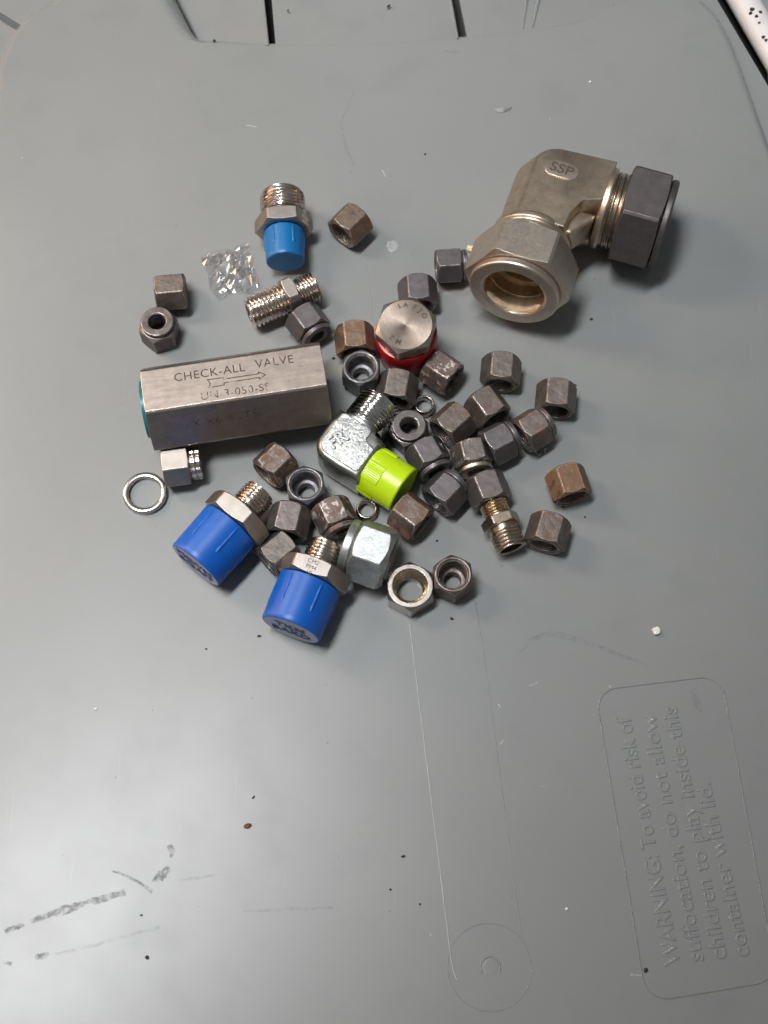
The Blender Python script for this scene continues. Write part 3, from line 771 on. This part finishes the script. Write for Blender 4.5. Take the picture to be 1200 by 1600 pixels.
# ------------------------------------------------------------------ clear plastic scraps
def clear_mat():
    m, n, p, out = nt("clear_film")
    tr = N(n, "ShaderNodeBsdfTransparent"); tr.inputs[0].default_value = (0.985, 0.985, 0.985, 1)
    gl = N(n, "ShaderNodeBsdfGlossy"); gl.inputs['Roughness'].default_value = 0.12; gl.inputs[0].default_value = (1, 1, 1, 1)
    fr = N(n, "ShaderNodeFresnel"); fr.inputs[0].default_value = 1.5
    mx = N(n, "ShaderNodeMixShader")
    n.links.new(math_n(n, 'ADD', math_n(n, 'MULTIPLY', fr.outputs[0], 0.55), 0.045), mx.inputs[0])
    n.links.new(tr.outputs[0], mx.inputs[1]); n.links.new(gl.outputs[0], mx.inputs[2]); n.links.new(mx.outputs[0], out.inputs[0])
    return m
M_CLEAR = clear_mat()
def crumple(name, label, p, sx, sy, hh, rot, seed, n=22):
    c = at(*p, 1.0); q = MB(); rows = []
    base = [[None]*n for _ in range(n)]
    top = []; bot = []
    for i in range(n):
        ra = []; rb = []
        for j in range(n):
            x = (i/(n-1)-0.5); y = (j/(n-1)-0.5)
            e = 1+0.25*noise.noise(Vector((atan2(y, x)*1.3, seed, 0)))
            X_, Y_ = x*sx*e, y*sy*e*(1-0.55*max(0, y+0.1))
            zz = abs(noise.noise(Vector((x*5+seed, y*5, 1))))*hh*1.6+abs(noise.noise(Vector((x*11, y*11+seed, 4))))*hh*0.7
            zz = zz*(1-0.7*max(abs(x), abs(y))*2*0.6)+0.12
            X_ += noise.noise(Vector((x*6, y*6, seed+9)))*sx*0.10
            cx, sx_ = cos(rot), sin(rot)
            P = Vector((c.x+X_*cx-Y_*sx_, c.y+X_*sx_+Y_*cx, zz))
            ra.append(P+Vector((0, 0, 0.07))); rb.append(P)
        top.append(ra); bot.append(rb)
    q.grid(top, closed=False); 
    o = None
    b0 = len(q.v); q.grid(bot, closed=False)
    def bi(i, j): return i*n+j
    for k in range(n-1):
        for (a, b_) in (((0, k), (0, k+1)), ((n-1, k), (n-1, k+1)), ((k, 0), (k+1, 0)), ((k, n-1), (k+1, n-1))):
            q.f.append((bi(*a), bi(*b_), b0+bi(*b_), b0+bi(*a)))
    q.f = [g for f in q.f for g in ((f[0], f[1], f[2]), (f[0], f[2], f[3]))]
    o = q.build(name, M_CLEAR, None, sharp=6)
    return tag(o, label, "plastic scrap")
crumple("plastic_wrap", "crumpled clear plastic film glinting left of the azure capped fitting", (359, 418), 19, 26, 4.4, 0.35, 3.0, n=14)
crumple("plastic_shard", "tiny clear plastic shard under the rusty edged nut at right of the heap", (842, 700), 5, 6, 2.0, 0.6, 8.0, n=8)

# ------------------------------------------------------------------ crumbs
def crumb(name, label, p, sx, sy, h, mat, rot=0.0, seed=0, cat="crumb", group=None):
    c = at(*p); q = MB(); rows = []
    for i in range(1, 6):
        th = pi*i/6; ring = []
        for k in range(9):
            a = 2*pi*k/9
            f = 1+0.45*noise.noise(Vector((cos(a)*1.5+seed*3.1, sin(a)*1.5, i*0.6)))
            ring.append(Vector((sx/2*f*sin(th)*cos(a), sy/2*f*sin(th)*sin(a), h/2+h/2*cos(th)*f)))
        rows.append(ring)
    q.grid(rows, cap0=True, cap1=True)
    o = q.build(name, mat, None, sharp=35)
    o.location = (c.x*MM, c.y*MM, 0); o.rotation_euler[2] = rot
    return tag(o, label, cat, group)
M_CRUMB = plastic("dark_grit", (0.02, 0.017, 0.015), 0.7)
M_REDFL = plastic("rust_flake", (0.13, 0.025, 0.012), 0.6, var=0.5)
M_WHT = plastic("white_crumb", (0.80, 0.78, 0.74), 0.5)
M_YEL = plastic("yellow_foam", (0.70, 0.60, 0.32), 0.7, var=0.3)
crumb("white_pellet", "small white pellet on the bare lid at lower right", (1025, 987), 3.4, 3.2, 1.8, M_WHT, seed=1, cat="pellet")
crumb("yellow_chip", "pale yellow crumbly chip beside the big elbow's warm nut", (737, 391), 4.6, 3.2, 2.2, M_YEL, -0.5, 2, cat="chip")
crumb("rust_flake", "dark red rust flake on the lower left of the lid", (387, 1291), 3.2, 1.7, 0.7, M_REDFL, 0.4, 3, cat="flake")
GR = "black grit specks scattered on the lid"
for i, (x, y, a, b_, r, lab) in enumerate([
        (405, 994, 2.0, 1.0, 0, "black grit speck left of the lower blue cap"),
        (706, 967, 1.9, 1.2, -0.5, "black grit speck below the wide silver nut and brown bore nut"),
        (630, 1338, 2.0, 1.1, 0.2, "largest black grit speck left of the long moulded line, low on the lid"),
        (610, 1390, 1.1, 0.9, 0, "smaller black speck left of the long moulded line, low on the lid"),
        (656, 1413, 1.0, 0.9, 0, "black speck nearest the moulded line above the circle"),
        (1009, 1516, 2.2, 2.0, 0.4, "black fleck on the lower left corner of the embossed warning frame"),
        (898, 602, 2.2, 1.0, -0.4, "black grit speck right of the rightmost nut in the upper heap"),
        (924, 499, 1.6, 1.4, 0, "black grit speck below the big elbow"),
        (664, 241, 1.4, 0.9, 1.2, "black grit speck in the upper middle of the lid"),
        (607, 10, 2.8, 1.4, 0.8, "black speck between the two dark slots at the top edge"),
        (335, 64, 1.8, 1.5, 1.0, "black speck on the seam at the left end of the handle flap"),
        (450, 17, 1.3, 1.1, 0, "black speck just right of the left dark slot"),
        (230, 1496, 1.8, 2.0, 1.0, "black speck near the bottom left of the lid"),
        (221, 1430, 1.2, 0.8, 0, "black speck between the two grey scuff streaks"),
        (396, 1246, 0.8, 2.0, -0.6, "thin dark sliver above the red flake"),
        (521, 560, 1.8, 1.6, 0, "black speck at the right end of the long valve"),
        (683, 845, 1.2, 1.1, 0, "black speck right of the large zinc nut"),
        (322, 1014, 1.2, 0.8, 0, "black speck below the left blue cap"),
        (965, 325, 1.0, 1.0, 0, "tiny black speck under the big elbow's body"),
        (914, 808, 1.0, 0.9, 0, "tiny black speck right of the lowest right nut")]):
    crumb("grit_speck", lab, (x, y), a*0.8, b_*0.8, 0.45, M_CRUMB, r, i, cat="speck", group=GR)
for i, (x, y, r, lab) in enumerate([(150, 1108, 0, "faint white crumb on the left of the lid"), (922, 128, 0, "small white crumb above the big elbow"),
                               (885, 1420, 0, "white crumb near the foot of the lid")]):
    crumb("white_crumb", lab, (x, y), 1.1, 0.9, 0.5, M_WHT, r, 30+i)

# curled white shaving near the top
c = at(785, 174); q = MB(); rows = []
for i in range(13):
    f = i/12-0.5
    wd = 1.5*(1-abs(f)*1.7)+0.15
    x = f*8.0; y = 4.0*f*f*1.2+f*0.8
    rows.append([Vector((x, y-wd*0.5, 0.05)), Vector((x, y-wd*0.5, 0.25)), Vector((x+0.1, y+wd*0.4, 1.6*(1-abs(f)*1.4)+0.25)), Vector((x+0.1, y+wd*0.4, 1.6*(1-abs(f)*1.4)))])
q.grid(rows, cap0=True, cap1=True); o = q.build("plastic_shaving", plastic("shaving_plastic", (0.42, 0.43, 0.42), 0.4), None, sharp=40)
o.location = (c.x*MM, c.y*MM, 0); tag(o, "curved grey plastic shaving on the lid above the big elbow", "shaving")

# ------------------------------------------------------------------ the lid
lid = empty("storage_bin_lid", "big grey plastic storage bin lid with embossed warning, under all the fittings", "lid", Matrix.Identity(4))
def P(px, py, z=0.0): return at(px, py, z)
ld = (P(705, 1500)-P(575, 385)); LDIR = ld.normalized()          # the lid's moulded lines run this way
LX = Vector((-LDIR.y, LDIR.x, 0))                                   # to the right across the lid
def extend(p, d, k): return p+d*k
left = [P(-9, 230), P(-5, 180), P(0, 145), P(7, 100), P(22, 60), P(45, 30), P(75, 9), P(112, -6), P(160, -14), P(215, -18)]
notch = [P(240, -18), P(250, -4), P(262, 20), P(278, 45), P(296, 60), P(318, 66)]
right_of_notch = [P(420, 71), P(560, 70), P(725, 60), P(850, 46), P(915, 34), P(960, 12), P(985, -20)]
right = [P(1070, -20), P(1094, 4), P(1118, 32), P(1138, 72), P(1158, 125), P(1180, 188), P(1201, 248), P(1222, 315), P(1240, 380)]
bl = extend(left[0], LDIR, 620); br = extend(right[-1], LDIR, 590)
def catmull(p, n=6):
    out = []
    for i in range(len(p)-1):
        a, b, c, d = p[max(0, i-1)], p[i], p[i+1], p[min(len(p)-1, i+2)]
        for k in range(n):
            t_ = k/n; out.append(0.5*((2*b)+(c-a)*t_+(2*a-5*b+4*c-d)*t_*t_+(3*b-a-3*c+d)*t_**3))
    return out+[p[-1]]
outline = [bl-LX*6]+catmull(left)+catmull(notch, 3)+right_of_notch+catmull(right)+[br]
def smooth_pts(pts, keep=1):
    return pts
ol = [Vector((p.x, p.y)) for p in outline]
ol = ol[::-1] if sum(ol[i].x*ol[(i+1) % len(ol)].y-ol[(i+1) % len(ol)].x*ol[i].y for i in range(len(ol))) < 0 else ol
q = MB(); rows = []
for d, z in ((1.4, 0), (0.5, -0.05), (-0.3, -0.22), (-1.1, -0.6), (-1.9, -1.2), (-2.5, -2.0), (-2.8, -2.9)):
    pp = inset(ol, d) if d else ol
    rows.append([Vector((p.x, p.y, z)) for p in pp])
q.grid(rows, cap0=True)
q.build("lid_panel", M_LID, lid, sharp=50)
# sunken rim round the panel
q = MB()
def quad(q, pts): k = len(q.v); q.v += [tuple(p) for p in pts]; q.f.append(tuple(range(k, k+len(pts))))
def Z(p, z): return Vector((p.x, p.y, z))
rimL = [P(-260, 900), P(-260, -140), P(250, -140)]
quad(q, [Z(P(-260, 1000), -2.7), Z(P(-260, -140), -2.7), Z(P(262, -140), -2.7), Z(P(268, -5), -2.7), Z(P(250, 30), -2.7), Z(P(60, 300), -2.7), Z(P(60, 1000), -2.7)])
q.build("left_rim", M_LID, lid)
q = MB()
quad(q, [Z(P(1040, -140), -2.7), Z(P(1052, -140), -2.7), Z(P(1124, -4), -2.7), Z(P(1200, 124), -2.7), Z(P(1290, 290), -2.7), Z(P(1290, 900), -2.7), Z(P(1150, 900), -2.7), Z(P(1100, 120), -2.7), Z(P(1040, 20), -2.7)])
q.build("right_rim", M_LID, lid)
q = MB(); rows = []
for (u_, l_, z_) in (((232, -40), (262, -40), -6.0), ((240, -18), (270, -18), -5.4), ((250, -4), (278, 0), -4.8), ((262, 20), (288, 22), -4.0), ((278, 45), (299, 45), -2.8), ((296, 60), (309, 59), -1.4), ((318, 66), (320, 67), -0.3)):
    a, b_ = P(*u_), P(*l_)
    rows.append([a+(b_-a)*f+UP*(z_*g+0.03) for f, g in ((-0.15, 0.0), (0.15, 0.04), (0.4, 0.22), (0.65, 0.52), (0.85, 0.8), (1.0, 1.15))])
q.grid(rows, closed=False); q.build("notch_slope", M_LID, lid, sharp=60)
# handle flap in the notch, with two slots, sinking towards the top
def flap(x0t, x0b, x1t, x1b, yb0, yb1, zl=-0.25, zt=-4.2):
    q = MB(); rows = []
    top = [P(x0t, -140), P(x1t, -140)]; bot = [P(x0b, yb0+3), P(x1b, yb1+3)]
    quad(q, [Z(bot[0], zl), Z(bot[1], -0.25), Z(top[1], -4.2), Z(top[0], zt)])
    k = len(q.v)
    quad(q, [Z(bot[0], -0.25), Z(top[0], -4.2), Z(top[0], -14), Z(bot[0], -14)])
    quad(q, [Z(bot[1], -0.25), Z(top[1], -4.2), Z(top[1], -14), Z(bot[1], -14)])
    return q.build("handle_flap", M_LID, lid)
flap(213, 312, 398, 419, 64, 71, -1.6, -9.0)
flap(412, 431, 680, 716, 71, 61)
flap(692, 731, 1060, 960, 60, 45)
q = MB()
for (xt, xb, yb, sgn) in ((396, 418.5, 71, 1), (678, 715, 61, 1)):
    a, b_ = P(xt, -140, -4), P(xb, yb, 0)
    d = (b_-a).normalized(); n_ = Vector((-d.y, d.x, 0))
    q = MB(); rows = []
    for k in range(9):
        an = pi*k/8
        off = n_*0.7*cos(an); zz = 0.65*sin(an)
        rows.append([a+off+Vector((0, 0, zz-0.2)), b_+off+Vector((0, 0, zz-0.3))])
    q.grid(rows, closed=False); q.build("slot_lip", M_LID, lid, sharp=60)
# ridges at right part of flap
for (xt, xb, yb) in ((780, 818, 46), (840, 828, 44)):
    pass
for (xt, yt, xb, yb, r) in ((826, -30, 817, 44, 0.6), (846, -30, 832, 42, 0.8)):
    a, b_ = P(xt, yt, -0.9), P(xb, yb, 0.0); d = (b_-a).normalized(); n_ = Vector((-d.y, d.x, 0)); q = MB(); rows = []
    for k in range(9):
        an = pi*k/8; rows.append([a+n_*r*1.6*cos(an)+UP*(r*0.7*sin(an)-0.35), b_+n_*r*0.5*cos(an)+UP*(r*0.1*sin(an)-0.35)])
    q.grid(rows, closed=False); q.build("flap_ridge", M_LID, lid, sharp=60)
# moulded ridges
def ridge(pts, w_, h_, name="moulded_line", closed=False, mat=M_LID, seed=0):
    q = MB(); rows = []
    m = len(pts)
    for i, p in enumerate(pts):
        a = pts[i-1] if (i or closed) else p; b_ = pts[(i+1) % m] if (i < m-1 or closed) else p
        d = (b_-a); d.z = 0; d.normalize(); n_ = Vector((-d.y, d.x, 0))
        hh = h_*(0.75+0.5*abs(noise.noise(Vector((i*0.7, seed, 0))))); ww = w_*(0.8+0.4*abs(noise.noise(Vector((i*0.9, seed+5, 0)))))
        rows.append([p+n_*ww/2+UP*-0.02, p+n_*ww/4+UP*hh*0.85, p+UP*hh, p-n_*ww/4+UP*hh*0.85, p-n_*ww/2+UP*-0.02])
    q.grid(rows, closed=False, loop=closed); return q.build(name, mat, lid, sharp=70)
def lin(a, b_, n): return [a+(b_-a)*i/n for i in range(n+1)]
ridge(lin(P(568, 370), P(640, 975), 60), 0.30, 0.10)
ridge(lin(P(640, 975), P(705, 1500), 70)+[P(708, 1515), P(714, 1532)], 0.36, 0.3, seed=2, mat=plastic("pale_ridge_plastic", (0.50, 0.51, 0.50), 0.4, var=0.3))  # this stretch of the ridge has a paler colour
ridge(lin(P(743, 940), P(757, 1030), 8)+lin(P(757, 1030), P(815, 1460), 50)[1:], 0.34, 0.14, seed=3)
cc = P(765, 1511)
ridge([cc+Vector((cos(2*pi*k/72)*14.6, sin(2*pi*k/72)*14.6, 0)) for k in range(72)], 0.36, 0.13, closed=True, name="moulded_circle", seed=9)
cc2 = P(766, 1511)
ridge([cc2+Vector((cos(radians(-35+250*k/24))*3.4, sin(radians(-35+250*k/24))*3.4, 0)) for k in range(25)], 0.7, 0.30, name="gate_mark", seed=4)
q = MB(); rows = []
for rr, zz in ((3.0, 0.01), (2.4, 0.05), (1.4, 0.07), (0.3, 0.04)):
    rows.append([cc2+Vector((cos(2*pi*k/24)*rr*(1+.15*sin(k*1.7)), sin(2*pi*k/24)*rr, zz)) for k in range(24)])
q.grid(rows, cap1=True); q.build("gate_nub", M_LID, lid, sharp=50)
cs = [P(930, 1079), P(1126, 1055), P(1214, 1532), P(1010, 1566)]
cs3 = [Vector((p.x, p.y, 9)) for p in cs]
fr = rounded_outline([(p.x, p.y, 8.0) for p in cs], n=10)
frame = []
for i in range(len(fr)):
    a, b_ = fr[i], fr[(i+1) % len(fr)]; k = max(1, int((b_-a).length/2.5))
    for j in range(k): p = a+(b_-a)*j/k; frame.append(Vector((p.x, p.y, 0)))
ridge(frame, 0.6, 0.45, closed=True, name="embossed_frame", seed=6)
def lid_text(s, p0, p1, size):
    a, b_ = P(*p0), P(*p1); x = (b_-a); Lw = x.length; x.normalize(); y = Vector((-x.y, x.x, 0))
    M = basis(a+y*size*0.33, x, y, (0, 0, 1))
    o = text_mesh(s, size, "embossed_text", M_LID, lid, basis((0, 0, 0), (1, 0, 0), (0, 1, 0), (0, 0, 1)), ext=0.10, align='LEFT', bevel=0.21, offset=-0.10, res=4)
    xs = [v.co.x for v in o.data.vertices]; wd = (max(xs)-min(xs))/MM
    M2 = M.copy(); M2.translation = M.translation*MM
    o.data.transform(M2 @ Matrix.Diagonal((Lw/wd, 1, 1, 1)))
    return o
lid_text("WARNING: To avoid risk of", (1064, 1506), (985, 1118), 8.0)
lid_text("suffocation, do not allow", (1101, 1502), (1024, 1116), 8.0)
lid_text("children to play inside this", (1137, 1498), (1057, 1104), 8.0)
lid_text("container with lid.", (1173, 1494), (1110, 1222), 8.0)

# scuffs: thin deposits of grey rubber on the lid
def scuff_mat(name, col, thr, scale=420, amt=1.0):
    m, n, p, out = nt(name)
    co = N(n, "ShaderNodeTexCoord").outputs['Object']
    f = math_n(n, 'MULTIPLY', ramp(n, noise_n(n, co, scale, 7, 0.8, 3), thr, thr+0.22), amt)
    tr = N(n, "ShaderNodeBsdfTransparent"); mx = N(n, "ShaderNodeMixShader")
    p.inputs['Base Color'].default_value = (*col, 1); p.inputs['Roughness'].default_value = 0.7
    n.links.new(f, mx.inputs[0]); n.links.new(tr.outputs[0], mx.inputs[1]); n.links.new(p.outputs[0], mx.inputs[2])
    n.links.new(mx.outputs[0], out.inputs[0]); return m
M_SC1 = scuff_mat("grey_scuff", (0.13, 0.135, 0.135), 0.40, 520, 0.52); M_SC2 = scuff_mat("faint_scuff", (0.14, 0.145, 0.14), 0.42, 420, 0.17)
def scuff(pts, wds, mat, z=0.012):
    q = MB(); rows = []
    V = [P(*p) for p in pts]
    W_ = []
    fine = []
    for i in range(len(V)-1):
        for j in range(5):
            f = j/5; fine.append((V[i]+(V[i+1]-V[i])*f, wds[i]+(wds[i+1]-wds[i])*f))
    fine.append((V[-1], wds[-1]))
    for i, (p, w_) in enumerate(fine):
        a = fine[max(0, i-1)][0]; b_ = fine[min(len(fine)-1, i+1)][0]; d = (b_-a).normalized(); n_ = Vector((-d.y, d.x, 0))
        w1 = w_*(0.6+0.8*abs(noise.noise(Vector((i*1.3, p.x*0.1, 0))))); w2 = w_*(0.6+0.8*abs(noise.noise(Vector((i*1.1, p.y*0.1, 7)))))
        rows.append([p+n_*w1/2+UP*z, p-n_*w2/2+UP*z])
    q.grid(rows, closed=False); q.build("scuff_mark", mat, lid)
scuff([(8, 1456), (22, 1450), (38, 1445)], [2.2, 2.8, 1.2], M_SC1)
scuff([(48, 1440), (80, 1428), (110, 1420), (130, 1411)], [2.5, 2.6, 4.8, 2.0], M_SC1)
scuff([(130, 1411), (160, 1404), (185, 1397), (196, 1394)], [1.5, 3.4, 2.4, 3.8], M_SC1)
scuff([(176, 1361), (200, 1369), (225, 1384), (238, 1394)], [0.8, 1.2, 1.4, 1.8], M_SC1)
scuff([(238, 1377), (252, 1367), (266, 1355)], [1.2, 4.8, 2.2], M_SC1)
scuff([(264, 1320), (269, 1330), (267, 1340)], [2.8, 2.6, 1.0], M_SC1)
scuff([(278, 1376), (300, 1373), (346, 1366)], [0.8, 1.4, 0.8], M_SC2)
scuff([(55, 1495), (66, 1493), (76, 1490)], [2.0, 3.0, 1.4], M_SC1)
scuff([(88, 1490), (150, 1476), (200, 1462), (250, 1448)], [0.9, 1.6, 1.2, 1.0], M_SC2)
scuff([(5, 1503), (18, 1506)], [1.2, 1.8], M_SC1)
scuff([(380, 1424), (450, 1421), (520, 1418)], [0.8, 1.6, 1.0], M_SC2)
scuff([(553, 145), (540, 175), (533, 190), (538, 225), (553, 258)], [1.0, 1.6, 0.8, 1.6, 1.2], M_SC2)
scuff([(695, 80), (708, 82), (722, 80)], [1.0, 2.4, 1.0], M_SC2)
scuff([(812, 1020), (830, 998), (862, 990), (905, 1000), (960, 1020), (1010, 1040)], [1.0, 2.4, 3.2, 2.6, 2.2, 1.0], M_SC2)
scuff([(1080, 1080), (1090, 1098), (1096, 1112)], [2.0, 5.0, 2.0], M_SC2)
# pale scratches
M_SCR = scuff_mat("pale_scratch", (0.50, 0.51, 0.50), 0.30)
for a, b_ in (((828, 1072), (840, 1066)), ((778, 1100), (783, 1106)), ((782, 1163), (786, 1156)), ((597, 266), (603, 276)), ((672, 1462), (677, 1454)), ((845, 1228), (852, 1229)),
              ((385, 196), (402, 198)), ((307, 1418), (312, 1421)), ((985, 1523), (1002, 1524)), ((952, 1071), (955, 1076))):
    scuff([a, b_], [0.5, 0.3], M_SCR, 0.016)
# pale dent near the middle
q = MB(); c = P(613, 384); rows = []
for rr, zz in ((2.6, 0.01), (2.2, 0.22), (1.6, 0.10), (0.4, 0.05)):
    rows.append([c+Vector((rr*cos(2*pi*k/28)*(1+.1*sin(3*k)), rr*sin(2*pi*k/28)*1.1, zz)) for k in range(28)])
q.grid(rows, cap1=True); q.build("pale_dent", plastic("dent_plastic", (0.34, 0.35, 0.34), 0.3, 0.4, 900), lid, sharp=60)

# ------------------------------------------------------------------ things past the lid's corners
q = MB(); a, b_ = P(1082, -90, -6), P(1220, 150, -6); d = (b_-a).normalized()
F = frame_z(a, d, UP); Lb = (b_-a).length
side = Vector((d.y, -d.x, 0))
if side.x < 0: side = -side
F = frame_z(a+side*7.6, d, UP)
prof = []
for k in range(24):
    an = 2*pi*k/24
    prof.append((6.0*cos(an), 6.8*sin(an)))
rows = [[F @ Vector((x, y, z)) for x, y in prof] for z in (0, Lb*0.25, Lb*0.5, Lb*0.75, Lb)]
q.grid(rows, cap0=True, cap1=True)
bar = q.build("white_bar", M_WHITE, None, sharp=40); tag(bar, "rounded white bar with dark specks past the lid's top right corner", "bar")
for i, (x, y, s_) in enumerate(((1175, 15, 1.1), (1173, 20, 0.9), (1182, 26, 0.9), (1188, 20, 0.9), (1186, 36, 0.7), (1193, 57, 0.9), (1197, 62, 0.8))):
    c = P(x, y, -0.5)
    q = MB(); 
    # small stain laid on the bar's round top
    local = F.inverted() @ c
    an = max(-0.9, min(0.9, local.y/6.8)); an = math.asin(an)
    rows = []
    for rr in (0.15, s_*0.6, s_):
        rr_ = []
        for k in range(8):
            t2 = 2*pi*k/8; yy = an+rr*cos(t2)/6.8*(1+.3*sin(k*2.3+i)); zz2 = local.z+rr*sin(t2)
            rr_.append(F @ Vector((6.03*cos(yy), 6.83*sin(yy), zz2)))
        rows.append(rr_)
    q.grid(rows, cap0=True); q.build("dark_speck", M_CRUMB, bar)
# shelf grooves at the left corner
q = MB()
for (z_, w0, w1, mat) in ((0, 0, 0, None),): pass
a, b_ = P(-60, -12, -2.65), P(30, 44, -2.65); d = (b_-a).normalized(); n_ = Vector((-d.y, d.x, 0))
q = MB(); quad(q, [a+n_*1.7+UP*0.02, b_+n_*1.7+UP*0.02, b_-n_*1.7+UP*0.02, a-n_*1.7+UP*0.02])
q.build("rim_groove", plastic("groove_grey", (0.09, 0.095, 0.10), 0.6), lid)
for s_ in (1, -1):
    ridge_pts = lin(a+n_*2.1*s_, b_+n_*2.1*s_, 12)
    ridge([p+UP*0.0 for p in ridge_pts], 0.9, 0.5, name="rim_ridge")
# ground below
q = MB(); quad(q, [(-700, -700, -40), (700, -700, -40), (700, 900, -40), (-700, 900, -40)])
g = q.build("floor", M_TABLE, None); tag(g, "pale floor below the storage bin lid", None, kind='structure')
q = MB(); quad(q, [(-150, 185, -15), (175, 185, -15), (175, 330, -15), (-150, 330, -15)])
q.build("slot_shade_sheet", M_HOLLOW_SHADE, lid)  # black sheet added below the flap, painting the shade in slots and crease
